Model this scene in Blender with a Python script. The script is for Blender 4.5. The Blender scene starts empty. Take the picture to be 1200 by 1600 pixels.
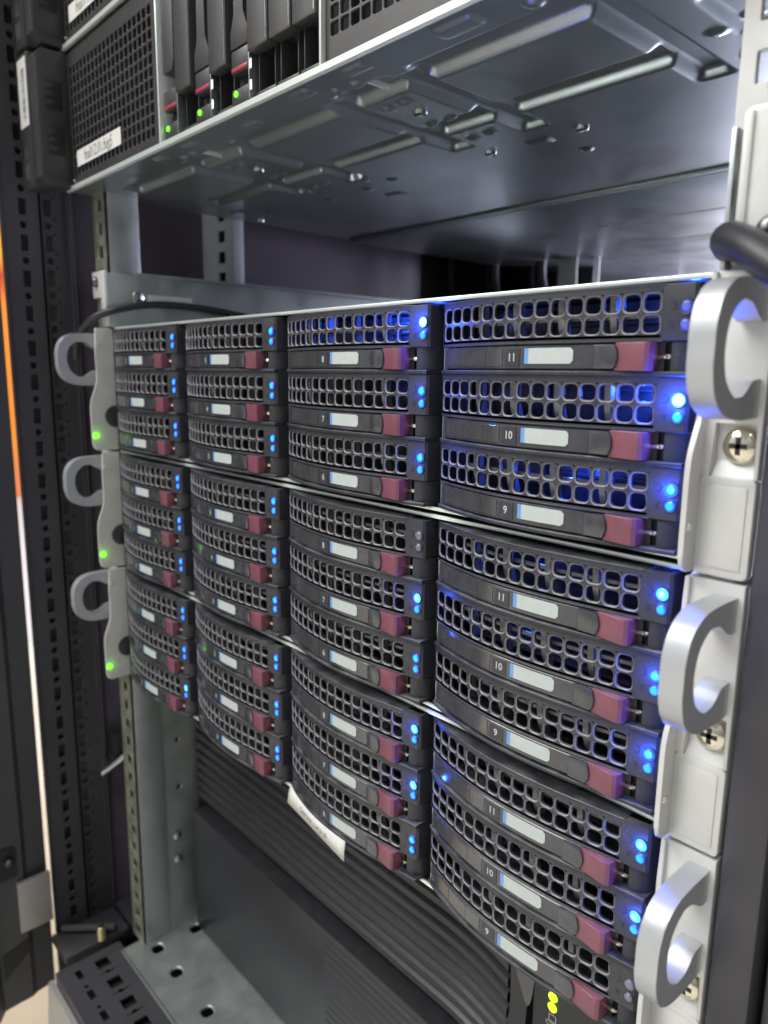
import bpy, bmesh, math, random
import numpy as np
from mathutils import Vector, Matrix
random.seed(7)
S = bpy.context.scene
COL = S.collection
R = math.radians
MM = 0.001

# ------------------------------------------------------------ camera
cam = bpy.data.cameras.new('camera'); camo = bpy.data.objects.new('camera', cam); COL.objects.link(camo)
camo.location = (0.43003, -0.21336, -0.02028)
camo.rotation_mode = 'XYZ'; camo.rotation_euler = (R(79.3988), R(-0.7019), R(47.9702))
cam.sensor_fit = 'VERTICAL'; cam.sensor_height = 24.0; cam.sensor_width = 18.0
cam.lens = 24.0 * 1155.77 / 1600.0
cam.clip_start = 0.01; cam.clip_end = 60
cam.dof.use_dof = True; cam.dof.focus_distance = 0.295; cam.dof.aperture_fstop = 7.5
S.camera = camo

# ------------------------------------------------------------ world, lamps, exposure
W = bpy.data.worlds.new('World'); S.world = W; W.use_nodes = True
nt = W.node_tree; nt.nodes.clear()
out = nt.nodes.new('ShaderNodeOutputWorld'); bg = nt.nodes.new('ShaderNodeBackground')
tc = nt.nodes.new('ShaderNodeTexCoord'); sx = nt.nodes.new('ShaderNodeSeparateXYZ'); rp = nt.nodes.new('ShaderNodeValToRGB')
mr = nt.nodes.new('ShaderNodeMapRange'); mr.inputs[1].default_value = -1; mr.inputs[2].default_value = 1
rp.color_ramp.elements[0].position = 0.25; rp.color_ramp.elements[0].color = (.42, .41, .39, 1)
rp.color_ramp.elements[1].position = 0.85; rp.color_ramp.elements[1].color = (.95, 1.0, .98, 1)
e = rp.color_ramp.elements.new(0.5); e.color = (.42, .43, .45, 1)
nt.links.new(tc.outputs['Generated'], sx.inputs[0]); nt.links.new(sx.outputs['Z'], mr.inputs[0])
nt.links.new(mr.outputs[0], rp.inputs[0]); m2 = nt.nodes.new('ShaderNodeMapRange'); m2.inputs[1].default_value = -1; m2.inputs[2].default_value = 1; m2.inputs[3].default_value = 1.15; m2.inputs[4].default_value = .30
m3 = nt.nodes.new('ShaderNodeMapRange'); m3.inputs[1].default_value = -1; m3.inputs[2].default_value = 1; m3.inputs[3].default_value = 2.0; m3.inputs[4].default_value = .35
nt.links.new(sx.outputs['Y'], m3.inputs[0]); m4 = nt.nodes.new('ShaderNodeMath'); m4.operation = 'MULTIPLY'
nt.links.new(m2.outputs[0], m4.inputs[0]); nt.links.new(m3.outputs[0], m4.inputs[1])
nt.links.new(sx.outputs['X'], m2.inputs[0]); vm = nt.nodes.new('ShaderNodeVectorMath'); vm.operation = 'SCALE'
nt.links.new(rp.outputs[0], vm.inputs[0]); nt.links.new(m4.outputs[0], vm.inputs['Scale']); nt.links.new(vm.outputs[0], bg.inputs[0])
bg.inputs[1].default_value = 0.55
nt.links.new(bg.outputs[0], out.inputs[0])

def area(name, loc, target, size, size_y, power, color=(1, 1, 1)):
    l = bpy.data.lights.new(name, 'AREA'); l.shape = 'RECTANGLE'; l.size = size; l.size_y = size_y
    l.energy = power; l.color = color
    o = bpy.data.objects.new(name, l); COL.objects.link(o); o.location = loc
    o.rotation_euler = (Vector(target) - Vector(loc)).to_track_quat('-Z', 'Y').to_euler()
    return o
area('aisle_ceiling_lamp', (0.35, -0.9, 1.5), (0.15, 0, -0.05), 1.5, 0.35, 11, (.97, .99, 1))
area('aisle_ceiling_lamp', (-0.7, -1.0, 1.1), (0.2, 0, -0.1), 0.9, 0.5, 6, (.97, .98, 1))
area('aisle_floor_lamp', (-0.5, -1.3, 1.7), (-0.6, -1.3, -0.6), 1.6, 1.0, 30, (1, .99, .96))
area('side_aisle_lamp', (-1.2, -0.6, 1.3), (-1.0, 0.2, -0.6), 0.8, 0.8, 16, (1, .96, .86))
area('rear_fill_light', (0.22, 1.15, 0.0), (0.05, 0.3, 0.02), 0.8, 0.9, 27, (.78, .78, 1))  # unseen fill, added to brighten the rear interior and the underside
S.view_settings.view_transform = 'Standard'; S.view_settings.look = 'None'
S.view_settings.exposure = 0.3; S.view_settings.gamma = 1.0
S.view_settings.use_curve_mapping = False

# ------------------------------------------------------------ materials
def mat(name, col, rough=.5, metal=0., var=.0, vscale=60, bump=0., bscale=400, dust=0., emit=None, es=1., coat=0., rvar=0.0, aniso=None, alpha=None):
    m = bpy.data.materials.new(name); m.use_nodes = True; n = m.node_tree; L = n.links
    p = n.nodes['Principled BSDF']
    p.inputs['Base Color'].default_value = (*col, 1); p.inputs['Roughness'].default_value = rough; p.inputs['Metallic'].default_value = metal
    if coat: p.inputs['Coat Weight'].default_value = coat; p.inputs['Coat Roughness'].default_value = .12
    if emit: p.inputs['Emission Color'].default_value = (*emit, 1); p.inputs['Emission Strength'].default_value = es
    geo = n.nodes.new('ShaderNodeNewGeometry')
    def noise(scale, detail=3, vec=None, rough_=.55):
        x = n.nodes.new('ShaderNodeTexNoise'); x.inputs['Scale'].default_value = scale; x.inputs['Detail'].default_value = detail; x.inputs['Roughness'].default_value = rough_
        L.new(vec or geo.outputs['Position'], x.inputs['Vector']); return x
    cur = None
    if var:
        nz = noise(vscale, 4); r_ = n.nodes.new('ShaderNodeMapRange')
        r_.inputs[1].default_value = .3; r_.inputs[2].default_value = .7; r_.inputs[3].default_value = 1 - var; r_.inputs[4].default_value = 1 + var
        L.new(nz.outputs['Fac'], r_.inputs[0])
        mx = n.nodes.new('ShaderNodeVectorMath'); mx.operation = 'SCALE'; mx.inputs[0].default_value = col
        L.new(r_.outputs[0], mx.inputs['Scale']); cur = mx.outputs[0]
    if dust:
        nz = noise(1900, 2); cr = n.nodes.new('ShaderNodeMapRange'); cr.inputs[1].default_value = .63; cr.inputs[2].default_value = .72
        L.new(nz.outputs['Fac'], cr.inputs[0])
        nb = noise(90, 3); cb = n.nodes.new('ShaderNodeMapRange'); cb.inputs[1].default_value = .42; cb.inputs[2].default_value = .68
        L.new(nb.outputs['Fac'], cb.inputs[0])
        mu = n.nodes.new('ShaderNodeMath'); mu.operation = 'MULTIPLY'; L.new(cr.outputs[0], mu.inputs[0]); L.new(cb.outputs[0], mu.inputs[1])
        sz = n.nodes.new('ShaderNodeSeparateXYZ'); L.new(geo.outputs['Normal'], sz.inputs[0])
        up = n.nodes.new('ShaderNodeMapRange'); up.inputs[1].default_value = .2; up.inputs[2].default_value = .9; up.inputs[3].default_value = .0; up.inputs[4].default_value = .45
        L.new(sz.outputs['Z'], up.inputs[0])
        ub = n.nodes.new('ShaderNodeMath'); ub.operation = 'MULTIPLY'; L.new(up.outputs[0], ub.inputs[0]); L.new(cb.outputs[0], ub.inputs[1])
        ad = n.nodes.new('ShaderNodeMath'); ad.operation = 'ADD'; ad.use_clamp = True; L.new(mu.outputs[0], ad.inputs[0]); L.new(ub.outputs[0], ad.inputs[1])
        sc = n.nodes.new('ShaderNodeMath'); sc.operation = 'MULTIPLY'; sc.inputs[1].default_value = dust; L.new(ad.outputs[0], sc.inputs[0])
        mx = n.nodes.new('ShaderNodeMix'); mx.data_type = 'RGBA'
        if cur: L.new(cur, mx.inputs[6])
        else: mx.inputs[6].default_value = (*col, 1)
        mx.inputs[7].default_value = (.40, .40, .40, 1); L.new(sc.outputs[0], mx.inputs[0]); cur = mx.outputs[2]
    if cur: L.new(cur, p.inputs['Base Color'])
    if rvar:
        nz = noise(vscale * 1.7, 4); r_ = n.nodes.new('ShaderNodeMapRange'); r_.inputs[1].default_value = .3; r_.inputs[2].default_value = .7
        r_.inputs[3].default_value = max(.02, rough - rvar); r_.inputs[4].default_value = rough + rvar
        L.new(nz.outputs['Fac'], r_.inputs[0]); L.new(r_.outputs[0], p.inputs['Roughness'])
    if bump:
        vec = None
        if aniso:
            mp = n.nodes.new('ShaderNodeMapping'); mp.inputs['Scale'].default_value = aniso; L.new(geo.outputs['Position'], mp.inputs[0]); vec = mp.outputs[0]
        nz = noise(bscale, 3, vec); b = n.nodes.new('ShaderNodeBump'); b.inputs['Strength'].default_value = bump; b.inputs['Distance'].default_value = .0004
        L.new(nz.outputs['Fac'], b.inputs['Height']); L.new(b.outputs[0], p.inputs['Normal'])
    if alpha is not None:
        p.inputs['Alpha'].default_value = alpha
    return m
def emis(name, col, s, base=(.05, .05, .05)):
    return mat(name, base, .3, emit=col, es=s)
def lens(name, core, cs, rim, rs, frac=.55):
    # LED lens: clear dome, its die brighter than its rim
    m = bpy.data.materials.new(name); m.use_nodes = True; n = m.node_tree; L = n.links; p = n.nodes['Principled BSDF']
    p.inputs['Base Color'].default_value = (.03, .03, .05, 1); p.inputs['Roughness'].default_value = .2
    t = n.nodes.new('ShaderNodeTexCoord'); ln = n.nodes.new('ShaderNodeVectorMath'); ln.operation = 'LENGTH'
    mp = n.nodes.new('ShaderNodeMapping'); mp.inputs['Scale'].default_value = (1, 0, 1)
    L.new(t.outputs['Object'], mp.inputs[0]); L.new(mp.outputs[0], ln.inputs[0])
    r_ = n.nodes.new('ShaderNodeMapRange'); r_.inputs[1].default_value = .0019 * frac; r_.inputs[2].default_value = .0019 * (frac + .35)
    L.new(ln.outputs['Value'], r_.inputs[0])
    mx = n.nodes.new('ShaderNodeMix'); mx.data_type = 'RGBA'
    mx.inputs[6].default_value = (*[c * cs for c in core], 1); mx.inputs[7].default_value = (*[c * rs for c in rim], 1)
    L.new(r_.outputs[0], mx.inputs[0]); L.new(mx.outputs[2], p.inputs['Emission Color']); p.inputs['Emission Strength'].default_value = 1
    return m

M = dict(
 plastic=mat('dark_carrier_plastic', (.034, .035, .044), .40, var=.18, vscale=45, dust=.42, bump=.12, bscale=2500, rvar=.08),
 rim=mat('lit_hole_rim', (.20, .19, .21), .5, var=.35, vscale=260),  # pale tone stands in for chamfers catching light
 plastic2=mat('black_tray_plastic', (.025, .026, .033), .48, var=.2, vscale=70, dust=.6, bump=.1, bscale=2200),
 smoked=mat('smoked_handle_plastic', (.042, .042, .050), .22, var=.25, vscale=160, dust=.25, coat=.5, rvar=.08),
 window=mat('smoked_label_window', (.050, .049, .053), .18, var=.2, vscale=90, dust=.12, coat=.9),
 magenta=mat('plum_release_plastic', (.185, .058, .085), .36, var=.12, vscale=150, dust=.25, bump=.1, bscale=2500),
 black=mat('inner_black', (.012, .012, .014), .6),
 inner=mat('inner_drive_grey', (.055, .055, .065), .38, metal=.3, var=.5, vscale=220),
 inpost=mat('light_pipe_post', (.28, .27, .27), .35, var=.3, vscale=300),
 steel=mat('galvanised_sheet', (.55, .60, .58), .30, metal=1., var=.12, vscale=28, bump=.08, bscale=600, rvar=.07),
 edge=mat('cut_sheet_edge', (.80, .85, .82), .32, metal=.55),
 under=mat('server_underside_sheet', (.36, .385, .40), .33, metal=.85, var=.08, vscale=16, rvar=.05),
 zinc=mat('zinc_rail', (.47, .50, .495), .42, metal=.8, var=.08, vscale=30, bump=.12, bscale=350, rvar=.1),
 railgrey=mat('painted_rail', (.42, .45, .50), .45, metal=.1, var=.06),
 olive=mat('passivated_rail', (.40, .42, .33), .45, metal=.8, var=.25, vscale=90, bump=.15, bscale=500, rvar=.1),
 alu=mat('anodised_aluminium', (.46, .47, .49), .44, metal=.5, var=.03, vscale=60, bump=.10, bscale=5000),
 earpaint=mat('silver_painted_ear', (.60, .595, .58), .42, metal=.15, var=.07, vscale=70, bump=.05, bscale=1500),
 nickel=mat('nickel_screw', (.72, .67, .55), .14, metal=1.),
 dkmetal=mat('dark_screw', (.16, .16, .17), .3, metal=1.),
 frame=mat('powder_coated_frame', (.046, .043, .050), .5, var=.12, vscale=30, bump=.15, bscale=2600),
 frame2=mat('powder_coated_panel', (.12, .10, .13), .35, var=.12, vscale=12, bump=.1, bscale=2000),
 door=mat('powder_coated_door', (.060, .060, .064), .5, var=.1, vscale=20, bump=.15, bscale=2600),
 brown=mat('server_bezel', (.038, .035, .036), .42, var=.12, vscale=40, dust=.2, bump=.1, bscale=2500),
 upsp=mat('ups_plastic', (.020, .020, .024), .36, var=.08, vscale=30, dust=.05, bump=.12, bscale=2500),
 glossy=mat('glossy_black_inlay', (.01, .01, .011), .08, coat=1),
 rubber=mat('cable_jacket', (.022, .022, .028), .42, var=.15, vscale=80, bump=.1, bscale=1500),
 paper=mat('white_label_paper', (.66, .65, .61), .6, var=.03, vscale=300),
 clabel=mat('carrier_label_white', (.46, .50, .49), .5, var=.04, vscale=300),
 blueend=mat('carrier_label_blue', (.14, .30, .62), .5),
 ink=mat('grey_print', (.16, .16, .17), .6), inkl=mat('faded_print', (.42, .42, .42), .6), print_=mat('pale_print', (.50, .50, .50), .5),
 inkd=mat('embossed_icon', (.020, .020, .022), .5),
 red=mat('red_stripe', (.34, .03, .06), .4),
 brass=mat('brass_bolt', (.62, .50, .28), .3, metal=1., bump=.1, bscale=800),
 floor=mat('pale_floor_tile', (.80, .76, .68), .5, var=.06, vscale=12),
 wall=mat('white_wall', (.85, .84, .80), .7),
 orange=mat('orange_paint', (.85, .27, .02), .5),
 latch=mat('grey_latch_plate', (.36, .34, .32), .45, metal=.3, var=.06),
 led_cyan=lens('blue_led', (.0, .32, 1), 2.4, (.0, .03, 1), 2.6),
 led_cyan2=lens('small_blue_led', (.0, .24, 1), 2.4, (.0, .04, 1), 2.6, .5),
 led_white=lens('bright_blue_led', (.75, .9, 1), 3.0, (.02, .35, 1), 5.0, .62),
 led_ring=lens('ring_blue_led', (.55, .62, .75), .9, (.02, .35, 1), 4.0, .35),
 led_dim=lens('dim_blue_led', (.10, .14, .75), .8, (.03, .04, .45), .7, .45),
 led_off=mat('unlit_led', (.16, .16, .22), .3, coat=.5),
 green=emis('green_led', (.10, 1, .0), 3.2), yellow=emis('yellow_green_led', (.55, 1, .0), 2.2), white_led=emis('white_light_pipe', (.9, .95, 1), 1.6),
 pipe_blue=emis('blue_light_pipe', (.0, .03, 1), 1.6),
)

# ------------------------------------------------------------ mesh helpers (all coordinates in mm)
class MB:
    def __init__(s): s.v = []; s.f = []
    def add(s, vs, fs):
        b = len(s.v); s.v += [tuple(v) for v in vs]; s.f += [tuple(i + b for i in f) for f in fs]; return s
    def box(s, x0, x1, y0, y1, z0, z1, bev=0.):
        x0, x1 = min(x0, x1), max(x0, x1); y0, y1 = min(y0, y1), max(y0, y1); z0, z1 = min(z0, z1), max(z0, z1)
        if bev <= 0:
            return s.add([(x0,y0,z0),(x1,y0,z0),(x1,y1,z0),(x0,y1,z0),(x0,y0,z1),(x1,y0,z1),(x1,y1,z1),(x0,y1,z1)],
                  [(0,3,2,1),(4,5,6,7),(0,1,5,4),(1,2,6,5),(2,3,7,6),(3,0,4,7)])
        bm = bmesh.new(); vs = [bm.verts.new(c) for c in [(x0,y0,z0),(x1,y0,z0),(x1,y1,z0),(x0,y1,z0),(x0,y0,z1),(x1,y0,z1),(x1,y1,z1),(x0,y1,z1)]]
        for f in [(0,3,2,1),(4,5,6,7),(0,1,5,4),(1,2,6,5),(2,3,7,6),(3,0,4,7)]: bm.faces.new([vs[i] for i in f])
        bmesh.ops.bevel(bm, geom=bm.edges[:], offset=bev, segments=2, affect='EDGES', profile=.5)
        bm.verts.index_update(); s.add([v.co[:] for v in bm.verts], [[v.index for v in f.verts] for f in bm.faces]); bm.free(); return s
    def prism(s, poly, axis, a0, a1, bev=0.):
        # poly: 2D points; axis 0: (y,z) extruded in x; 1: (x,z) in y; 2: (x,y) in z
        def P(p, a): return (a, p[0], p[1]) if axis == 0 else (p[0], a, p[1]) if axis == 1 else (p[0], p[1], a)
        bm = bmesh.new(); A = [bm.verts.new(P(p, a0)) for p in poly]; B = [bm.verts.new(P(p, a1)) for p in poly]
        n = len(poly); fa = bm.faces.new(A); fb = bm.faces.new(B[::-1]); 
        for i in range(n): bm.faces.new([A[(i+1) % n], A[i], B[i], B[(i+1) % n]])
        if bev > 0:
            ed = list(set(fa.edges) | set(fb.edges))
            bmesh.ops.bevel(bm, geom=ed, offset=bev, segments=2, affect='EDGES', profile=.5)
        bmesh.ops.recalc_face_normals(bm, faces=bm.faces)
        bmesh.ops.triangulate(bm, faces=[f for f in bm.faces if len(f.verts) > 4])
        bm.verts.index_update(); s.add([v.co[:] for v in bm.verts], [[v.index for v in f.verts] for f in bm.faces]); bm.free(); return s
    def tube(s, pts, r, n=10, caps=True):
        pts = [Vector(p) for p in pts]; rings = []; up = Vector((0.13, .21, 1)).normalized()
        for i, p in enumerate(pts):
            t = (pts[min(i+1, len(pts)-1)] - pts[max(i-1, 0)]).normalized()
            a = t.cross(up).normalized(); b = t.cross(a).normalized(); rr = r[i] if isinstance(r, (list, tuple)) else r
            rings.append([p + (a * math.cos(2*math.pi*k/n) + b * math.sin(2*math.pi*k/n)) * rr for k in range(n)])
        vs = [v for g in rings for v in g]; fs = []
        for i in range(len(pts) - 1):
            for k in range(n): fs.append((i*n+k, i*n+(k+1) % n, (i+1)*n+(k+1) % n, (i+1)*n+k))
        if caps: fs += [tuple(range(n))[::-1], tuple((len(pts)-1)*n+k for k in range(n))]
        return s.add(vs, fs)
    def lathe(s, c, axis, prof, n=24):
        # prof: (radius, offset along axis) pairs
        vs = []; fs = []
        for (r, a) in prof:
            for k in range(n):
                t = 2*math.pi*k/n; u, w = r*math.cos(t), r*math.sin(t)
                vs.append((c[0]+a, c[1]+u, c[2]+w) if axis == 0 else (c[0]+u, c[1]+a, c[2]+w) if axis == 1 else (c[0]+u, c[1]+w, c[2]+a))
        m = len(prof)
        for i in range(m-1):
            for k in range(n): fs.append((i*n+k, i*n+(k+1) % n, (i+1)*n+(k+1) % n, (i+1)*n+k))
        fs += [tuple(range(n)), tuple((m-1)*n+k for k in range(n))[::-1]]
        return s.add(vs, fs)
    def perf(s, us, vs_, holes, fmap, thick, chamfer=.25, back=True):
        # a sheet cut into lattice cells; holes[(i,j)] = (half width, half height, corner radius)
        T = [-1, -.76, -.45, .45, .76]
        per = [(t, -1) for t in T] + [(1, t) for t in T] + [(-t, 1) for t in T] + [(-1, -t) for t in T]; n = len(per)
        def rr(a, b, hw, hh, r):
            r = min(r, hw, hh); x, y = a*hw, b*hh; cx = hw-r; cy = hh-r
            if abs(x) > cx and abs(y) > cy:
                dx, dy = abs(x)-cx, abs(y)-cy; d = math.hypot(dx, dy) or 1
                x = math.copysign(cx+dx/d*r, x); y = math.copysign(cy+dy/d*r, y)
            return x, y
        for i in range(len(us)-1):
            for j in range(len(vs_)-1):
                u0, u1, v0, v1 = us[i], us[i+1], vs_[j], vs_[j+1]; h = holes.get((i, j))
                if not h:
                    s.add([fmap(u0,v0,0), fmap(u1,v0,0), fmap(u1,v1,0), fmap(u0,v1,0)], [(0,1,2,3)])
                    if back: s.add([fmap(u0,v0,thick), fmap(u1,v0,thick), fmap(u1,v1,thick), fmap(u0,v1,thick)], [(3,2,1,0)])
                    continue
                cu, cv, a, b = (u0+u1)/2, (v0+v1)/2, (u1-u0)/2, (v1-v0)/2
                if len(h) > 3: cu2, cv2 = cu+h[3], cv+h[4]
                else: cu2, cv2 = cu, cv
                ring = [fmap(cu+p[0]*a, cv+p[1]*b, 0) for p in per]
                r1 = []; r2 = []; r3 = []
                for p in per:
                    x, y = rr(p[0], p[1], h[0]+chamfer, h[1]+chamfer, h[2]+chamfer); r1.append(fmap(cu2+x, cv2+y, 0))
                    x, y = rr(p[0], p[1], *h[:3]); r2.append(fmap(cu2+x, cv2+y, chamfer)); r3.append(fmap(cu2+x, cv2+y, thick))
                q = ring+r1+r2+r3; fs = []
                for k in range(n):
                    l = (k+1) % n
                    fs += [(k, l, n+l, n+k), (n+k, n+l, 2*n+l, 2*n+k), (2*n+k, 2*n+l, 3*n+l, 3*n+k)]
                if back:
                    q += [fmap(cu+p[0]*a, cv+p[1]*b, thick) for p in per]
                    fs += [(3*n+k, 3*n+(k+1) % n, 4*n+(k+1) % n, 4*n+k) for k in range(n)]
                s.add(q, fs)
        return s
    def mesh(s, name, m, smooth=35, merge=True, edge_faces=None, m2=None):
        me = bpy.data.meshes.new(name); me.from_pydata([(v[0]*MM, v[1]*MM, v[2]*MM) for v in s.v], [], s.f)
        if m2:
            for i in edge_faces: me.polygons[i].material_index = 1
        bm = bmesh.new(); bm.from_mesh(me)
        if merge: bmesh.ops.remove_doubles(bm, verts=bm.verts, dist=2e-6)
        bmesh.ops.recalc_face_normals(bm, faces=bm.faces); bm.to_mesh(me); bm.free()
        me.materials.append(m)
        if m2: me.materials.append(m2)
        if smooth:
            me.polygons.foreach_set('use_smooth', [True]*len(me.polygons)); me.set_sharp_from_angle(angle=R(smooth))
        return me
    def build(s, name, m, parent=None, smooth=35, org=(0, 0, 0), merge=True):
        if org != (0, 0, 0): s.v = [(v[0]-org[0], v[1]-org[1], v[2]-org[2]) for v in s.v]
        return link(name, s.mesh(name, m, smooth, merge), parent, org)
def link(name, me, parent=None, org=(0, 0, 0)):
    o = bpy.data.objects.new(name, me); COL.objects.link(o)
    loc = Vector(org) * MM
    if parent: o.parent = parent; loc = loc - Vector(parent.get('_o', (0, 0, 0)))
    o.location = loc
    return o
def thing(name, label, cat, org, group=None):
    o = bpy.data.objects.new(name, None); COL.objects.link(o); o.empty_display_size = .01
    o.location = Vector(org)*MM; o['label'] = label; o['category'] = cat; o['_o'] = [c*MM for c in org]
    if group: o['group'] = group
    THINGS.append(o); return o
THINGS = []
def tag(o, label, cat, group=None):
    o['label'] = label; o['category'] = cat
    if group: o['group'] = group
    return o
def text_mb(txt, size, font=None, squeeze=1., bold=0.):
    c = bpy.data.curves.new('t', 'FONT'); c.body = txt; c.size = size; c.align_x = 'CENTER'; c.align_y = 'CENTER'; c.resolution_u = 3; c.offset = bold
    o = bpy.data.objects.new('t', c); COL.objects.link(o); dg = bpy.context.evaluated_depsgraph_get()
    me = bpy.data.meshes.new_from_object(o.evaluated_get(dg)); bpy.data.objects.remove(o); bpy.data.curves.remove(c)
    mb = MB(); mb.v = [(v.co.x*squeeze, v.co.y, 0) for v in me.vertices]; mb.f = [tuple(p.vertices) for p in me.polygons]; bpy.data.meshes.remove(me)
    return mb
def smooth_path(pts, n=6, closed=False):
    P = [Vector(p) for p in pts]; out_ = []; m = len(P)
    rng = range(m) if closed else range(m-1)
    for i in rng:
        p0, p1, p2, p3 = (P[(i-1) % m], P[i], P[(i+1) % m], P[(i+2) % m]) if closed else (P[max(i-1, 0)], P[i], P[i+1], P[min(i+2, m-1)])
        for k in range(n):
            t = k/n; out_.append(.5*((2*p1)+(p2-p0)*t+(2*p0-5*p1+4*p2-p3)*t*t+(3*p1-p0-3*p2+p3)*t**3))
    if not closed: out_.append(P[-1])
    return [tuple(p) for p in out_]
def rrect(x0, x1, y0, y1, r, n=4):
    o = []
    for cx, cy, a in ((x1-r, y0+r, -90), (x1-r, y1-r, 0), (x0+r, y1-r, 90), (x0+r, y0+r, 180)):
        for k in range(n+1): t = R(a+90*k/n); o.append((cx+r*math.cos(t), cy+r*math.sin(t)))
    return o

# ============================================================ SETTING
floor = MB().box(-3000, 2500, -2500, 3000, -640, -600).build('floor', M['floor'], smooth=0); floor['kind'] = 'structure'
wall = MB().box(-1260, -1200, -1500, 2600, -600, 1900).build('wall', M['wall'], smooth=0); wall['kind'] = 'structure'
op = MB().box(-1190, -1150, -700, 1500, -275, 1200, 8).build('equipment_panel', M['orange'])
tag(op, 'orange panel seen through the narrow gap between door and rack frame', 'panel')

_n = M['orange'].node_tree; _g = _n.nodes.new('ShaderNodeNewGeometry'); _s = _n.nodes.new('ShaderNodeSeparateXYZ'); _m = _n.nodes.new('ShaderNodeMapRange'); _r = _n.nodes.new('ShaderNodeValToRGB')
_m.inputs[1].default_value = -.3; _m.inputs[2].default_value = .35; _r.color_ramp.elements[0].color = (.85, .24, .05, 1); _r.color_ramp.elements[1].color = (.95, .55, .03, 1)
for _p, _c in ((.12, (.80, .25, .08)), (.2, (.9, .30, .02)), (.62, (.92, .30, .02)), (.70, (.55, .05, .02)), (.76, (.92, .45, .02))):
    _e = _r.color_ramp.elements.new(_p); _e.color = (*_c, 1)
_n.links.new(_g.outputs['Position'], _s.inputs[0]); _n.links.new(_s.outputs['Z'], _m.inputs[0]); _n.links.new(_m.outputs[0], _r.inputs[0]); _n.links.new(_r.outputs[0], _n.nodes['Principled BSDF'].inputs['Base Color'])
# ---- rack cabinet
rack = thing('rack_cabinet', 'dark grey equipment rack cabinet with perforated frame posts around the servers', 'rack', (117, 0, -560))
def post_side(mb, x, y0, y1, z0, z1, cols, pitch=25., zoff=0., thick=1.6):
    # side face in the yz plane facing +x, punched with slots and round holes in turn
    ys = [y0]; cm = {}
    for (yc_, w) in cols:
        ys += [yc_-w, yc_+w]; cm[len(ys)-2] = yc_
    ys.append(y1)
    zs = [z0]; z = z0+zoff; kinds = []
    while z+pitch < z1:
        zs += [z, z+pitch*.56]; kinds += [(len(zs)-2, 'slot')]; kinds += [(len(zs)-1, 'dot')]; z += pitch
    zs += [z, z1]
    holes = {}
    for iu in cm:
        for (j, k) in kinds:
            if j < len(zs)-1: holes[(iu, j)] = (2.6, 5.6, .5) if k == 'slot' else (2.5, 2.5, 2.5)
    mb.perf(ys, zs, holes, lambda u, v, d: (x-d, u, v), thick, .3)
    return mb
mb = MB(); post_side(mb, -165, -44.5, -20.5, -540, 420, [(-30, 5)], 25, 3)
mb.box(-167.5, -163.6, -45.6, -44.0, -540, 420, .6)
mb.build('front_post', M['frame'], rack, org=(-165, -30, -520))
MB().box(-174, -171, -41.5, 4, -540, 420).build('post_core', M['frame'], rack, org=(-172, -20, -520))
mb = MB(); post_side(mb, -168.5, -20.3, 3, -522, 420, [(-11.5, 5)], 25, 12)
mb.box(-170, -165.2, -20.4, -19, -522, 420); mb.box(-169, -166, 2, 4, -522, 420, .8)
mb.build('post_flange', M['frame'], rack, org=(-168, -10, -520))
MB().box(-175, -173, 4, 760, -540, 420).box(-170, -167, 4, 6, -522, 420).build('side_panel', M['frame2'], rack, org=(-174, 300, -540))
MB().box(380, 384, -3, 760, -540, 420).build('side_panel', M['frame2'], rack, org=(380, 300, -540))
MB().box(-215, -190, -12, 760, -540, 420).build('outer_panel', M['frame'], rack, org=(-200, 300, -540))
# right front post
MB().box(350.5, 363, -2.5, 40, -540, 420, 1.5).box(365, 470, 2, 40, -540, 420, 1.5).build('front_post', M['frame'], rack, org=(360, 0, -540))
MB().box(-42, -20, 452, 455, -300, 140, .5).box(-12, -6, 470, 473, -300, 140, .5).build('rear_glare_bars', M['earpaint'], rack, org=(-30, 452, -300))  # pale bars added in place of bright reflected strips
MB().box(-172.9, -171, 385, 740, -540, 420).box(-171, -44, 520, 522, -540, 200).build('dark_backing', M['black'], rack)  # black sheets added to keep the background of the cables dark
# rear door kept narrow so that the added rear light comes in
MB().box(-175, -60, 745, 750, -540, 420).build('rear_door', M['frame2'], rack, org=(100, 745, -540))
MB().box(-215, 400, -40, 760, 420, 424).build('roof', M['frame'], rack)
# bottom front beam, punched, runs along x
xs = [-118]; holes = {}
x = -110
while x < 330: xs += [x, x+12, x+17, ]; x += 25
xs.append(345)
ysb = [-60, -53, -43, -38, -21, -12]
for i in range(1, len(xs)-1):
    w = xs[i+1]-xs[i]
    if w > 10: holes[(i, 1)] = (5.2, 2.4, .5); holes[(i, 3)] = (5.2, 5.2, .5)
    elif 4 < w < 6: holes[(i, 3)] = (1.8, 1.8, 1.8, 2.5, 0)
    if 7 < w < 9: holes[(i, 1)] = (1.7, 1.7, 1.7)
mb = MB(); mb.perf(xs, ysb, holes, lambda u, v, d: (u, v, -490-d), 2, .3)
mb.box(-118, 345, -61.8, -60, -540, -490.2).box(-118, 345, -11.9, -10, -540, -490.6)
mb.build('bottom_beam', M['frame'], rack, org=(0, -30, -540))
MB().prism([(-66, -500), (-62.2, -500), (-62.2, -560), (-70, -560)], 0, -124, 345).build('bottom_trim', M['latch'], rack)
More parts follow.
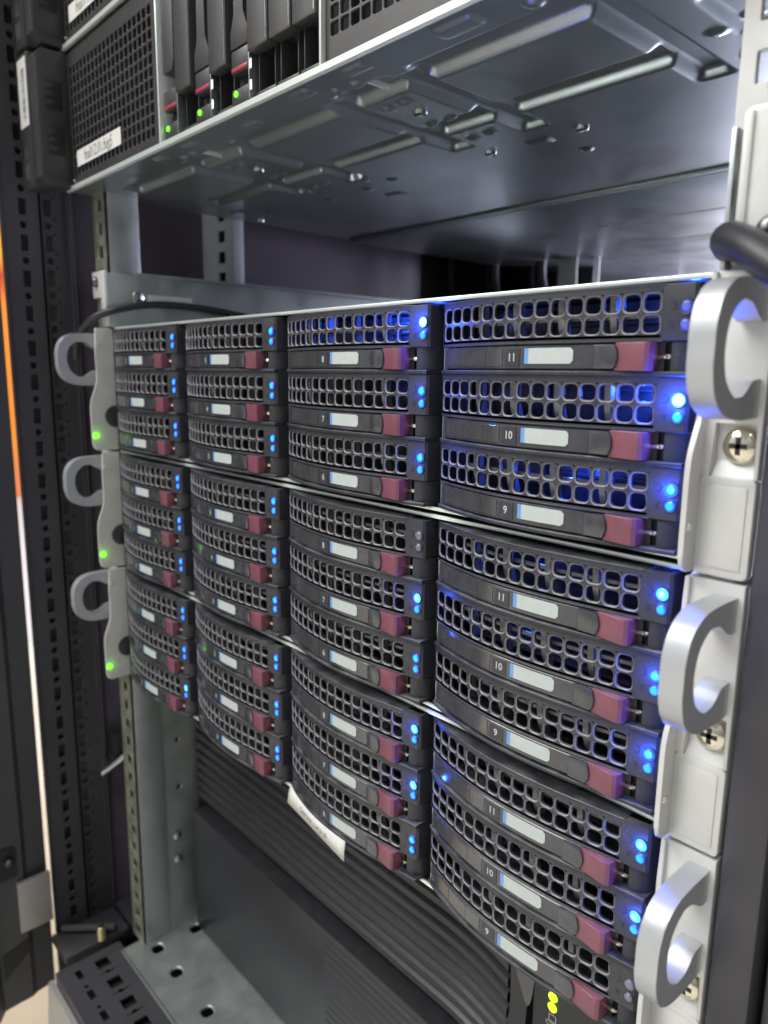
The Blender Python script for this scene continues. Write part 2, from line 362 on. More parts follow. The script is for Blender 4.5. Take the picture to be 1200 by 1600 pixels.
# bottom side beam along y
ysb = [6]; y = 14
while y < 700: ysb += [y, y+13, y+19]; y += 25
ysb.append(740)
holes = {}
for j in range(1, len(ysb)-1):
    w = ysb[j+1]-ysb[j]
    if w > 12: holes[(1, j)] = (3.5, 5.6, .5)
    elif 5.5 < w < 6.5 and j % 2 == 0: holes[(1, j)] = (1.8, 1.8, 1.8)
mb = MB(); mb.perf([-166, -131, -119, -113], ysb, holes, lambda u, v, d: (u, v, -491-d), 2, .3); mb.box(-113.2, -111, 6, 740, -530, -491.4)
mb.build('side_beam', M['frame'], rack, org=(-140, 6, -540))
MB().box(-212, 384, -10, 745, -545, -541).box(-117, 344, -59.9, -12, -499, -497).build('base_pan', M['black'], rack)  # upper black strip added under the beam so its holes stay dark
# corner casting at the foot of the post
MB().box(-165, -130, -50, 4, -500, -492, 2).tube([(-160, -42, -487), (-132, -8, -487)], 3, 8).build('corner_bracket', M['frame'], rack)
# brass bolt standing on the bracket
b_ = MB(); prof = [(0.1, 0), (3.3, 0)]
for k in range(9): prof += [(3.6, .3+k*1.2), (3.1, .9+k*1.2)]
prof += [(3.2, 11.4), (2.4, 12.2), (.1, 12.2)]
b_.lathe((-131, -20, -491), 2, prof, 20).build('bolt', M['brass'], rack, org=(-131, -20, -491))
# rod clamp on the side
MB().tube([(-165, 6, -352), (-158, 2, -352), (-152, -2, -355), (-146, 10, -345), (-140, 30, -330)], [3.5, 3.6, 3, 2.6, 2.2], 10).build('rod', M['steel'], rack)
MB().box(-166, -150, 8, 60, -345, -325, 1.5).build('cross_brace', M['black'], rack)

def rail(xf0, xf1, yf, xs_, name_, zlo=-490, zhi=420, right=False, m='zinc'):
    # 19 inch mounting rail: punched front flange, side web behind it
    zs = [zlo]; z = zlo+4; holes = {}
    while z+15 < zhi: zs += [z, z+9.5]; holes[(1, len(zs)-2)] = (4.1, 4.1, .4); z += 15.5
    zs.append(zhi)
    mid = (xf0+xf1)/2
    mb = MB(); mb.perf([xf0, mid-5, mid+5, xf1], zs, holes, lambda u, v, d: (u, yf+d, v), 1.8, .25)
    return mb
mb = rail(-120, -99, 3, None, '')
mb.build('mounting_rail', M['olive'], rack, org=(-110, 4, -490))
mb = MB().box(-100, -98.2, 5, 27, -490, 420, .6); mb.build('rail_web', M['zinc'], rack, org=(-99, 15, -490))
# recessed side plate with screws and holes
mb = MB(); zs = [-489, -430, -418, -366, -354, -324, -312, 5]; 
mb.perf([27.2, 34, 46, 57], zs, {(1, 3): (2.2, 2.2, 2.2), (1, 5): (2.2, 2.2, 2.2)}, lambda u, v, d: (-99.5-d, u, v), 1.5, .3)
mb.build('side_plate', M['zinc'], rack, org=(-100, 40, -490))
for z in (-403, -424):
    MB().lathe((-98.5, 36, z), 0, [(3.4, 0), (3.4, .8), (2.2, 1.8), (.2, 2.1)], 14).build('screw', M['steel'], rack, org=(-98.5, 36, z))
mb = rail(331, 348, 4.5, None, ''); mb.build('mounting_rail', M['earpaint'], rack, org=(340, 5, -490))
# rear rail, square holes
zs = [-490]; z = -480; holes = {}
while z < 400: zs += [z, z+11]; holes[(1, len(zs)-2)] = (5.6, 4.6, 1.2); z += 16.6
zs.append(420)
MB().perf([-173, -150, -134, -121], zs, holes, lambda u, v, d: (u, 118+d, v), 2, .3).box(-121, -119.5, 116, 126, -490, 420, .6).build('rear_rail', M['railgrey'], rack, org=(-145, 118, -490))
MB().box(-172, -122, 122, 124, -490, 420).build('rail_hole_backing', M['black'], rack, smooth=0)  # black sheet added so that the rail holes show dark

# ---- rack door, swung open at the left
door = thing('rack_door', 'dark grey steel rack door standing open at the left edge', 'door', (-168, -60, -522))
MB().prism([(-168, -48.6), (-166.5, -60), (-166.5, -64), (-163, -68), (-163, -90), (-153, -96), (-158, -112), (-420, -520), (-460, -500), (-200, -110), (-200, -48.6)], 2, -540, 420, .6).build('door_panel', M['door'], door, org=(-168, -60, -522))
MB().box(-162.4, -158.5, -74, -48.6, -474, -429, .6).build('latch_plate', M['latch'], door, org=(-165, -60, -474))
MB().prism(rrect(-88, -72, -424, -396, 4), 0, -163.3, -162.2).build('latch_opening', M['black'], door)
MB().lathe((-162, -78, -408), 0, [(3.5, 0), (3.5, 3), (2, 4.5), (.2, 4.6)], 14).build('latch_bolt', M['dkmetal'], door, org=(-162, -78, -408))
MB().prism([(-88, -513), (-66, -494), (-68, -484), (-88, -490)], 0, -163.3, -162.2).build('hinge_recess', M['black'], door)

# ---- zinc floor plate carrying the ups
def plate():
    xs = [-106, -94, -82, -61, -49, -12, 0, 60, 330]; ys = [-12, 4, 16, 20, 38, 50, 60, 420]
    holes = {(1, 1): None}
    h = {(1, 1): (5.0, 5.0, 5.0), (3, 1): (5.0, 5.0, 5.0), (1, 4): (5.0, 5.0, 5.0), (5, 1): (4.8, 4.8, 4.8)}
    mb = MB(); mb.perf(xs, ys, h, lambda u, v, d: (u, v, -489-d), 2, .8); mb.box(-106, 330, -14, -12.1, -502, -489.3, .5)
    return mb
o = plate().build('support_plate', M['zinc'], None, org=(100, 0, -502)); tag(o, 'zinc plated support plate with round holes at the rack bottom', 'plate')

# ============================================================ UPS and battery pack
ups = thing('ups', 'black ribbed power supply unit below the storage units with green lights', 'power supply', (117, 55, -376))
mb = MB(); YF = 54.
rz = [-252-i*8.6 for i in range(15)]
def xr(z): return 228 - 0.0*z
pts = []
# vertical section of ribs (y,z): each rib a rounded ridge with a groove under it
zt = -250; sec = [(YF+3, zt)]
for i in range(14):
    z0 = zt - i*8.8
    sec += [(YF+2.2, z0-.6), (YF, z0-2.0), (YF-.2, z0-5.6), (YF+.6, z0-7.2), (YF+4.6, z0-8.0)]
sec += [(YF+3, zt-14*8.8-1)]
n_ = len(sec)
def bend(x, z):  # ribs sweep downward as they reach the control panel
    return z - (max(0, x-185)/50.)**2*9
cols_ = [-95, -60, 40, 120, 185, 195, 205, 215, 225, 233]
vs = []; fs = []
for x in cols_:
    for (y, z) in sec: vs.append((x, y, bend(x, z)))
for i in range(len(cols_)-1):
    for j in range(n_-1): fs.append((i*n_+j, (i+1)*n_+j, (i+1)*n_+j+1, i*n_+j+1))
mb.add(vs, fs); mb.box(-95, 330, YF+5, 420, -375, -250)
mb.build('ribbed_front', M['upsp'], ups, smooth=25, org=(0, YF, -375))
MB().box(-97, -94.8, YF+1, 420, -375.5, -249.5, .5).build('side_cover', M['upsp'], ups)
MB().prism([(233, -252), (249, -252), (246, -330), (244.5, -374), (233, -374), (236, -330)], 1, YF-1.5, YF+6, .4).build('curved_trim', M['upsp'], ups)
MB().prism(smooth_path([(236.5, -290), (249.6, -290), (249.8, -312), (247, -326), (242, -318), (238, -308), (236, -298)], 4, True), 1, YF-1.9, YF-1.2).build('status_window', M['glossy'], ups)
MB().box(250, 328, YF-2.5, YF+6, -374, -251, 1.2).build('control_panel', M['upsp'], ups, org=(290, YF, -374))
for z in (-310.2, -315.8):
    MB().lathe((261.3, YF-2.4, z), 1, [(2.5, 0), (2.4, -.4), (1.5, -.8), (.1, -.9)], 20).build('status_light', M['yellow'], ups, org=(261.3, YF-2.4, z))
def outline(mb, pts, y, w=.45, closed=True):
    n = len(pts)
    for i in range(n if closed else n-1):
        a = Vector(pts[i]); b = Vector(pts[(i+1) % n]); d = (b-a).normalized(); p = Vector((-d.y, d.x))*w/2
        a2 = a-d*w/2; b2 = b+d*w/2
        q = [a2+p, b2+p, b2-p, a2-p]; mb.add([(v.x, y-.01*i*0, v.y) for v in q], [(0, 1, 2, 3)])
mb = MB(); cx, cz = 261.5, -323
outline(mb, [(cx-1.7, cz-.4), (cx+2.1, cz-.4), (cx+2.1, cz+3.2), (cx-1.7, cz+3.2)], YF-2.56); outline(mb, [(cx-3.1, cz-3), (cx+3.3, cz-3), (cx+3.3, cz-1.2), (cx-3.1, cz-1.2)], YF-2.57)
mb.build('load_icon', M['print_'], ups, smooth=0)
mb = MB(); cx, cz = 282, -314.5
outline(mb, [(cx-3.4, cz-2.2), (cx+3.4, cz-2.2), (cx+3.4, cz+2.2), (cx-3.4, cz+2.2)], YF-2.56)
outline(mb, [(cx-2.6, cz), (cx-1.2, cz+1.2), (cx+1.2, cz-1.2), (cx+2.6, cz)], YF-2.57, .35, False); mb.add([(cx-2.4, YF-2.58, cz+2.2), (cx-1.2, YF-2.58, cz+2.2), (cx-1.2, YF-2.58, cz+3.2), (cx-2.4, YF-2.58, cz+3.2)], [(0, 1, 2, 3)]); mb.add([(cx+1.2, YF-2.58, cz+2.2), (cx+2.4, YF-2.58, cz+2.2), (cx+2.4, YF-2.58, cz+3.2), (cx+1.2, YF-2.58, cz+3.2)], [(0, 1, 2, 3)])
mb.build('battery_icon', M['print_'], ups, smooth=0)

bat = thing('battery_pack', 'smooth black battery pack at the bottom with fine ribs beside its flat front', 'battery', (117, 47, -488))
YB = 46.
MB().box(-88, 330, YB, 420, -487, -379, 1.2).build('case', M['upsp'], bat, org=(117, YB, -487))
mb = MB()
for i in range(17): mb.prism([(YB-.2, -384-i*6), (YB-1.5, -385.4-i*6), (YB-1.5, -388-i*6), (YB-.2, -389-i*6)], 0, 92, 328)
mb.build('ribbed_front', M['upsp'], bat, org=(200, YB, -480))

# ============================================================ storage units
PITCH = 86.9
LZ = [0, -27, -54]
def yc(u):
    P = [(-5, 9.5), (0, 6.3), (8, 3.0), (18, .1), (30, -2.5), (42, -3.9), (55, -4.3), (70, -3.6), (84, -2.0), (95, -.5), (105, .9), (110, 1.5)]
    for i in range(1, len(P)-2):
        if u <= P[i+1][0] or i == len(P)-3:
            x0, y0 = P[i]; x1, y1 = P[i+1]; m0 = (P[i+1][1]-P[i-1][1])/(P[i+1][0]-P[i-1][0]); m1 = (P[i+2][1]-P[i][1])/(P[i+2][0]-P[i][0])
            h = x1-x0; t = (u-x0)/h
            return (2*t**3-3*t*t+1)*y0+(t**3-2*t*t+t)*h*m0+(-2*t**3+3*t*t)*y1+(t**3-t*t)*h*m1
def curved(mb, u0, u1, z0, z1, off, depth, n=24, chamf=0.3, back=None):
    # slab following the bowed front; off < 0 stands proud; front edges chamfered
    us = [u0+(u1-u0)*i/n for i in range(n+1)]; vs = []; fs = []
    for u in us:
        y = yc(u)+off; yb = (back if back is not None else y+depth)
        vs += [(u, y+chamf, z0), (u, y, z0+chamf), (u, y, z1-chamf), (u, y+chamf, z1), (u, yb, z1), (u, yb, z0)]
    for i in range(n):
        for k in range(6): fs.append((i*6+k, i*6+(k+1) % 6, (i+1)*6+(k+1) % 6, (i+1)*6+k))
    fs += [tuple(range(6)), tuple(n*6+k for k in range(6))[::-1]]
    return mb.add(vs, fs)
# --- the carrier's meshes (local: u from its left edge, y world, z from its upper light)
NH, P0, HP = 15, 1.1, 6.28
us = [0]+[P0+i*HP for i in range(NH+1)]; vz = [-9.6, -7.85, -1.57, 4.71, 6.6]
hol = {(i+1, j): (2.62, 2.58, 1.7) for i in range(NH) for j in (1, 2)}
g = MB(); g.perf(us, vz, hol, lambda u, v, d: (u, yc(u)+d, v), 1.5, .45)
# light caught on the intake hole rims is put into a paler material
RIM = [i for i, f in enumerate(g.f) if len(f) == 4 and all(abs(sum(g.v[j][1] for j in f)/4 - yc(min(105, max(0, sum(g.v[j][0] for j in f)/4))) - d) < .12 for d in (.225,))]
def topf(g):
    n = 24; vs = []; fs = []
    for i in range(n+1):
        u = 105*i/n; vs += [(u, yc(u), 6.6), (u, 14, 6.6)]
    for i in range(n): fs.append((2*i, 2*i+2, 2*i+3, 2*i+1))
    g.add(vs, fs)
curved(g, 0, 96, 6.1, 6.9, -.15, 2, 24, .2, 14)
curved(g, 0, 96, -9.9, -9.3, -.1, 1.6, 24, .2)
uR = P0+NH*HP
g.prism([(uR-.2, yc(uR)+.02), (104.2, yc(104.2)+.02), (105, 1.9), (105, 13), (103.4, 13), (103.4, 3.2), (uR-.2, 3.0)], 2, -9.6, 6.7, .25)
g.prism([(0, 6.3), (.9, 6.0), (.9, 14), (0, 14)], 2, -9.6, 6.6)
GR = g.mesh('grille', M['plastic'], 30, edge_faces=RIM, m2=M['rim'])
# lower strip: tray with rounded right pillar and lip
t = MB()
curved(t, .3, 105, -20.2, -18.7, -.9, 3, 24, .3, 20)
pil = [(98.6, .8), (100.5, .9), (102.4, 1.7), (103.9, 3.2), (104.8, 5.4), (105, 8), (105, 16), (98.6, 16)]
t.prism(pil, 2, -18.8, -9.95)
curved(t, 8, 96, -18.8, -9.9, 2.2, 2, 20, .1)
for k in range(16): t.box(6+k*5.8, 9.4+k*5.8, 9, 14, -20.9, -20.25)
t.box(2.2, 4, 5, 14, -18.7, -9.9)
TR = t.mesh('tray_front', M['plastic2'], 30)
h = MB(); curved(h, 3.2, 81.6, -18.2, -10.3, .15, 2, 24, .35)
h.prism([(75, -18.0), (82.0, -18.0), (83.0, -16.6), (83.5, -14.25), (83.0, -11.9), (82.0, -10.5), (75, -10.5)], 1, yc(80)-1.5, yc(80)+1.5, .5); HD = h.mesh('release_handle', M['smoked'], 30)
w = MB(); curved(w, 5, 38, -17.3, -11.2, -.02, .6, 12, .1); curved(w, 17.0, 17.4, -17.0, -11.5, -.12, .6, 2, .05); curved(w, 29.0, 29.4, -17.0, -11.5, -.12, .6, 2, .05); WN = w.mesh('label_window', M['window'], 30)
w = MB(); curved(w, 39.2, 46.2, -17.4, -11.1, -.04, .6, 4, .1); WF = w.mesh('number_field', M['plastic'], 30)
w = MB()
n = 10; poly = rrect(48.5, 67.5, -16.4, -11.2, 1.1)
def curved_poly(mb, poly, off, n=16):
    # thin sheet following the front curve, cut into strips so that it bends
    x0 = min(p[0] for p in poly); x1 = max(p[0] for p in poly); xs = [x0+(x1-x0)*i/n for i in range(n+1)]
    def zr(x):
        zz = []
        for i in range(len(poly)):
            a, b = poly[i], poly[(i+1) % len(poly)]
            if min(a[0], b[0])-1e-9 <= x <= max(a[0], b[0])+1e-9:
                if abs(a[0]-b[0]) < 1e-9: zz += [a[1], b[1]]
                else: zz.append(a[1]+(b[1]-a[1])*(x-a[0])/(b[0]-a[0]))
        return min(zz), max(zz)
    vs = []; fs = []
    for x in xs: lo, hi = zr(x); y = yc(x)+off; vs += [(x, y, lo), (x, y, hi), (x, y+.25, lo), (x, y+.25, hi)]
    for i in range(n): a = i*4; b = a+4; fs += [(a, b, b+1, a+1), (a+1, b+1, b+3, a+3), (a, a+2, b+2, b)]
    mb.add(vs, fs); return mb
curved_poly(w, [p if p[0] > 52 else (max(p[0], 50.0), -16.4 if p[1] < -14 else -11.2) for p in poly], -.1)
LB = w.mesh('paper_label', M['clabel'], 30)
w = MB(); curved_poly(w, [(48.3, -16.4), (50.0, -16.4), (50.0, -11.2), (48.3, -11.2)], -.1, 2); BE = w.mesh('label_stripe', M['blueend'], 30)
m_ = MB()
tab = [(81.9, yc(82)-.6), (83.2, yc(83)-1.0), (90.4, -4.3), (92.6, -4.2), (93.7, -3.4), (94.1, -1.5), (94.1, 2.5), (82.3, 2.5)]
m_.prism(tab, 2, -18.6, -9.95, .35)
TB = m_.mesh('release_button', M['magenta'], 30)
c_ = MB(); c_.tube([(94.2, 1.2, -14.6), (97.2, .9, -14.3)], .75, 8).tube([(97.2, .9, -14.3), (98.6, 2.4, -14.3)], .9, 8); CT = c_.mesh('catch_pin', M['nickel'], 30)
c_ = MB(); c_.box(94, 98.7, 3.2, 4, -18.7, -9.9); CB = c_.mesh('catch_recess', M['black'], 0)
# inside: drive nose, posts and ledges seen through the grille
d_ = MB(); d_.box(1.5, 103, 24, 90, -18, 5.2, .8); d_.box(6, 40, 22.4, 24, -8, 3.5, .4).box(46, 90, 22.8, 24, -3, -1.2, .3).box(46, 90, 22.8, 24, 1.5, 2.6, .3)
DN = d_.mesh('disk_drive', M['inner'], 30)
d_ = MB()
for u in (21.8, 40.4, 59.5, 78, 93.5):
    d_.prism(smooth_path([(yc(u)+4, 6.2), (yc(u)+4, 0), (yc(u)+4.6, -5), (yc(u)+7, -9.8), (yc(u)+10, -9.8), (yc(u)+8, -4), (yc(u)+7.4, 0), (yc(u)+7.4, 6.2)], 2, True), 0, u-1.1, u+1.1)
curved(d_, 10, 95, -2.4, -1.0, 8.5, 1.2, 16, .1)
PS = d_.mesh('support_posts', M['inpost'], 30)
s_ = MB(); s_.box(0, .9, 7, 90, -19, -9.7).box(.2, 1.0, 16, 90, -9.7, 6.4).box(104.2, 105, 14, 90, -19, 6.4).box(0, 105, 14.2, 90, 5.9, 6.7).box(0, 105, 20.2, 90, -20, -19.2)
TS = s_.mesh('tray_rails', M['steel'], 30)
def ledmesh(r, m, name):
    mb = MB(); mb.lathe((0, 0, 0), 1, [(r, .4), (r, -.1), (r*.93, -.45), (r*.6, -.72), (.05, -.8)], 20); return mb.mesh(name, m, 60)
def ringmesh(r):
    mb = MB(); n = 24; pr = [(r, .2), (r, -.32), (r+.22, -.42), (r+.5, -.1), (r+.5, .3)]; vs = []; fs = []
    for (rad, a) in pr:
        for k in range(n): t_ = 2*math.pi*k/n; vs.append((rad*math.cos(t_), a, rad*math.sin(t_)))
    for i in range(len(pr)-1):
        for k in range(n): fs.append((i*n+k, i*n+(k+1) % n, (i+1)*n+(k+1) % n, (i+1)*n+k))
    mb.add(vs, fs); return mb.mesh('light_rim', M['plastic'], 60)
LM = {('a', k): ledmesh(1.95, M['led_'+k], 'upper_light') for k in ('cyan', 'white', 'ring', 'dim', 'off')}
LM.update({('b', k): ledmesh(1.65, M['led_'+k], 'lower_light') for k in ('cyan2', 'dim', 'off', 'cyan')})
RMa, RMb = ringmesh(1.95), ringmesh(1.65)
# embossed pictograms left of the lights
ic = MB()
for k in range(12):
    t0, t1 = 2*math.pi*k/12, 2*math.pi*(k+.8)/12
    outline(ic, [(98.3+1.0*math.cos(t0), .3+1.2*math.sin(t0)), (98.3+1.0*math.cos(t1), .3+1.2*math.sin(t1))], yc(98.3)-.03, .25, False)
outline(ic, [(97.6, -6.2), (98.9, -4.2)], yc(98)-.03, .25, False); outline(ic, [(98.9, -6.2), (97.6, -4.2)], yc(98)-.035, .25, False)
IC = ic.mesh('light_icons', M['inkd'], 0)
NUM = {}
def number_mesh(n):
    if n not in NUM:
        mb = text_mb(str(n), 3.9, bold=.06)
        mb.v = [(42.6+v[0], yc(42.6+v[0])-.09, -14.3+v[1]) for v in mb.v]; NUM[n] = mb.mesh('bay_number', M['print_'], 0)
    return NUM[n]
UPW = ['top', 'middle', 'bottom']; RW = ['upper row', 'middle row', 'lower row']
CW = ['first column from left', 'second column from left', 'third column from left', 'rightmost column']
# light state per (unit,row,col): upper, lower
ST = {(0,0,3): ('dim', 'dim'), (0,1,3): ('white', 'cyan'), (0,0,2): ('white', 'cyan2'), (1,0,2): ('off', 'off'), (1,0,3): ('ring', 'cyan2'), (1,1,2): ('ring', 'cyan2'),
      (2,0,2): ('ring', 'cyan2'), (2,1,2): ('ring', 'cyan2'), (2,0,3): ('ring', 'cyan2'), (2,1,3): ('ring', 'cyan2'), (2,2,3): ('off', 'off'), (2,2,0): ('ring', 'cyan2')}
STW = {'dim': 'faint blue lights', 'white': 'glaring white-blue light', 'off': 'both lights off', 'ring': 'blue-ringed upper light', 'cyan': 'blue lights lit'}
def point(name, loc, power, parent, col=(.02, .09, 1), r=.0012):
    l = bpy.data.lights.new(name, 'POINT'); l.energy = power; l.color = col; l.shadow_soft_size = r
    o = bpy.data.objects.new(name, l); COL.objects.link(o); o.parent = parent; o.location = loc; return o
FRONT = {(0,1,3): .030, (0,0,2): .022, (0,2,3): .012, (1,1,3): .008, (1,2,3): .010, (1,0,3): .006, (2,0,3): .005, (2,1,3): .005, (2,0,2): .004, (1,1,2): .004, (2,1,2): .004, (0,1,2): .004, (0,2,2): .004}
INNER = {(0,1,3): (.06, .8), (0,0,3): (.018, .85), (0,2,3): (.035, .55), (0,0,2): (.045, .6), (1,0,3): (.012, .45), (1,1,3): (.008, .4), (0,1,2): (.001, .6)}
for k in range(3):
    for r_ in range(3):
        for c in range(4):
            z = -PITCH*k+LZ[r_]; x = -102.5+108*c; num = c*3+(2-r_); st = ST.get((k, r_, c), ('cyan', 'cyan2'))
            lab = 'black drive carrier %s, %s of %s storage unit, %s' % (('numbered %d' % num) if c >= 2 else 'with plum button', RW[r_], UPW[k], CW[c])
            T = thing('drive_carrier', lab, 'drive carrier', (x, 8, z-20), 'drive carriers in the three storage units')
            off = Vector((0, -8, 20))*MM
            parts = [('grille', GR), ('tray_front', TR), ('release_handle', HD), ('label_window', WN), ('number_field', WF), ('paper_label', LB), ('label_stripe', BE), ('release_button', TB),
                     ('catch_pin', CT), ('catch_recess', CB), ('disk_drive', DN), ('tray_rails', TS), ('light_icons', IC), ('bay_number', number_mesh(num)), ('support_posts', PS)]
            hd = None
            for nm, me in parts:
                o = bpy.data.objects.new(nm, me); COL.objects.link(o)
                if nm in ('label_window', 'number_field', 'paper_label', 'label_stripe', 'bay_number'): o.parent = hd
                else: o.parent = T; o.location = off
                if nm == 'release_handle': hd = o
            for (dz, key, rm, nm) in ((0, ('a', st[0]), RMa, 'upper_light'), (-5.0, ('b', st[1]), RMb, 'lower_light')):
                o = bpy.data.objects.new(nm, LM[key]); COL.objects.link(o); o.parent = T; o.location = off+Vector((102.3, yc(102.3), dz))*MM
                q = bpy.data.objects.new('light_rim', rm); COL.objects.link(q); q.parent = o
            if (k, r_, c) in FRONT: point('led_glow', off+Vector((102.3, yc(102.3)-2.6, 0))*MM, FRONT[(k, r_, c)]*1.4, T)
            if (k, r_, c) in INNER:
                p_, fr = INNER[(k, r_, c)]
                point('inner_led', off+Vector((105*fr, 15, 2.0))*MM, p_*.48, T); point('inner_led', off+Vector((99, 13, 1.5))*MM, p_*.48, T)

def handle_profile():
    outer = [(-2, 5), (-14, 5.0), (-22.5, 3.9), (-28.8, -.2), (-31.6, -7), (-31.8, -13), (-31.6, -19), (-28.8, -26), (-22.5, -30), (-14, -31.2), (-2, -31)]
    inner = [(-2, -20.5), (-5, -20.6), (-8, -21.4), (-12, -24.4), (-16, -25.6), (-21, -24.0), (-24.6, -19.5), (-26, -13), (-24.6, -6.5), (-21, -2), (-16, -.4), (-12, -1.6), (-8, -4.2), (-5, -5.4), (-2, -5.5)]
    return smooth_path([(*p, 0) for p in outer], 4)+smooth_path([(*p, 0) for p in inner], 3)
def screw_head(c, r, m, parent, name='mounting_screw', ax=1):
    mb = MB(); prof = [(r, .6), (r, -.4), (r*.93, -1.4), (r*.75, -2.4), (r*.45, -3.0), (r*.12, -3.2)]
    mb.lathe(c, ax, prof, 28); o = mb.build(name, m, parent, 40, c)
    mb = MB(); w = r*.13; L_ = r*.46
    for (a, b) in ((L_, w), (w, L_)): mb.box(c[0]-a, c[0]+a, c[1]-3.25, c[1]-2.6, c[2]-b, c[2]+b)
    q = mb.build('cross_slot', M['black'], None, 0, c); q.parent = o; q.location = (0, 0, 0)
    return o
for k in range(3):
    Z = -PITCH*k
    T = thing('storage_unit', 'two unit high steel storage enclosure, %s of the three stacked ones' % UPW[k], 'storage unit', (117, 4, Z-76), 'storage units stacked in the rack')
    YL = 5.
    o = MB().box(-97, 330, YL+.6, 420, Z+8, Z+9.1).build('lid', M['steel'], T, org=(117, YL, Z+9)); h_ = MB().box(-97, 330, YL-.9, YL+.7, Z+7.8, Z+9.5, .5).build('hem', M['edge'], None); h_.parent = o; h_.location = (-.117, -YL*MM, -(Z+9)*MM)
    o = MB().box(-97, 330, YL+.6, 420, Z-75.6, Z-74.6).build('bottom_plate', M['steel'], T, org=(117, YL, Z-75)); h_ = MB().box(-97, 330, YL-.7, YL+.7, Z-75.9, Z-74.4, .45).build('hem', M['edge'], None); h_.parent = o; h_.location = (-.117, -YL*MM, -(Z-75)*MM)
    MB().box(-97.8, -96.2, YL, 420, Z-74.5, Z+7.9).build('side_wall', M['steel'], T, org=(-97, YL, Z-75)); MB().box(330.2, 331.4, YL, 420, Z-74.5, Z+7.9).build('side_wall', M['steel'], T, org=(330, YL, Z-75))
    # bay dividers and dark rear
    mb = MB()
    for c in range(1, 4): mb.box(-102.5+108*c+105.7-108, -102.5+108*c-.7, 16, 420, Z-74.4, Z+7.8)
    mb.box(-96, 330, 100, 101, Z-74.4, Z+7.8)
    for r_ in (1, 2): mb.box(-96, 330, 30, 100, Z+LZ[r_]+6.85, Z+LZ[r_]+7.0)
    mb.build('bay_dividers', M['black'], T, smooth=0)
    for side in (1, -1):
        def X(a): return a if side == 1 else 234.0-a
        # standing flange, seen as a bright rim
        dy = 0 if side == 1 else -5.5
        wallp = smooth_path([(4, Z+8.5, 0), (-3.2, Z+8.5, 0)], 1)+smooth_path([(-3.8, Z-6, 0), (-3.8, Z-28, 0), (-6.5, Z-36, 0), (-9, Z-44, 0), (-9.2, Z-58, 0), (-9, Z-72, 0), (-7.5, Z-75.6, 0), (-5, Z-76.8, 0)], 3)+[(4, Z-76.8, 0)]
        MB().prism([(p[0]+(dy if p[0] < 3.9 else 0), p[1]) for p in wallp], 0, X(332.0), X(333.6), .5).build('ear_flange', M['earpaint'], T, org=(X(332), 0, Z-34))
        # plate with a U shaped scoop for the rack screw
        x0, x1 = sorted((X(333.3), X(349.2)))
        sc0, sc1 = sorted((X(336.2), X(348.2)))
        mb = MB()
        mb.prism(rrect(x0, x1, Z-77, Z-48, 1.6), 1, -2.2, 2.5, .35)
        prof = [(x0, Z+8.5), (x1, Z+8.5), (x1, Z-48.2), (sc1, Z-48.2), (sc1, Z-32.5), (sc0, Z-32.5), (sc0, Z-48.2), (x0, Z-48.2)]
        mb.prism(prof, 1, -2.0, 2.4, .3)
        mb.box(sc0+.1, sc1-.1, .6, 2.4, Z-48.3, Z-32.4)
        mb.prism([(0.6, Z-43.5), (-1.6, Z-48.1), (.6, Z-48.1)], 0, sc0+.1, sc1-.1)
        mb.box(x0+2, x1-2, -2.6, -2.1, Z-74.5, Z-50.5, .24)
        mb.build('ear', M['earpaint'], T, org=(X(340), 0, Z-34))
        hp = [(p[0], p[1]+Z) for p in handle_profile()]
        MB().prism(hp, 0, X(340.9), X(347.7), .28).build('handle', M['alu'], T, org=(X(345), -15, Z-13))
        if side == 1:
            s = screw_head((343.4, .6, Z-39), 5.4, M['nickel'], T)
            MB().lathe((333.4, -6.5, Z-63), 0, [(1.5, 0), (1.3, .5), (.2, .9)], 14).build('rivet', M['nickel'], T, org=(333.4, -6.5, Z-63))
        else:
            MB().lathe((-98.2, -7.4, Z-2.5), 0, [(2.0, 0), (1.8, .6), (.2, 1)], 14).build('rivet', M['earpaint'], T, org=(-98.2, -7.4, Z-2.5))
            o = MB().lathe((-98.2, -12.3, Z-66.2), 0, [(2.0, 0), (1.9, .6), (1.2, 1.1), (.1, 1.2)], 18).build('power_light', M['green'], T, org=(-98.2, -12.3, Z-66.2))
            point('led_glow', Vector((-95-117, -12-4, (Z-66)-(Z-76)))*MM, .0005, T, (.2, 1, .05), .0015)
            MB().lathe((-98.2, 2.5, Z-53), 0, [(7.6, -2), (7.6, .8), (6.8, 1.2), (.2, 1.2)], 28).build('thumb_screw', M['plastic2'], T, org=(-98, 2.5, Z-53))
# paper tag hanging from the lowest carrier of the third column
tg = MB(); nn = 14; vs = []; fs = []
for i in range(nn+1):
    u = .5+61*i/nn; t_ = i/nn
    yt = yc(u)-1.2; yb = 2.4-8.6*t_; zt = -2*PITCH-54-19.6; zb = zt-10.6
    vs += [(113.5+u, yt, zt), (113.5+u, (yt+yb)/2-.3, (zt+zb)/2), (113.5+u, yb, zb)]
for i in range(nn):
    for j in range(2): a = i*3+j; fs.append((a, a+3, a+4, a+1))
tg.add(vs, fs); TG = tg.mesh('paper_tag', M['paper'], 60)
tago = link('paper_tag', TG); tag(tago, 'curved white paper tag hanging under the lowest carrier, faint text on it', 'tag')
sm = tago.modifiers.new('thick', 'SOLIDIFY'); sm.thickness = .0002
tx = text_mb('Server UPS B', 5.2)
tx.v = [(113.5+32+v[0], 0, -2*PITCH-54-19.6-5.0+v[1]) for v in tx.v]
tx.v = [(v[0], (yc(v[0]-113.5)-1.2+2.4-8.6*(v[0]-114)/61)/2-.62, v[2]) for v in tx.v]
tx.build('tag_text', M['ink'], tago, 0)

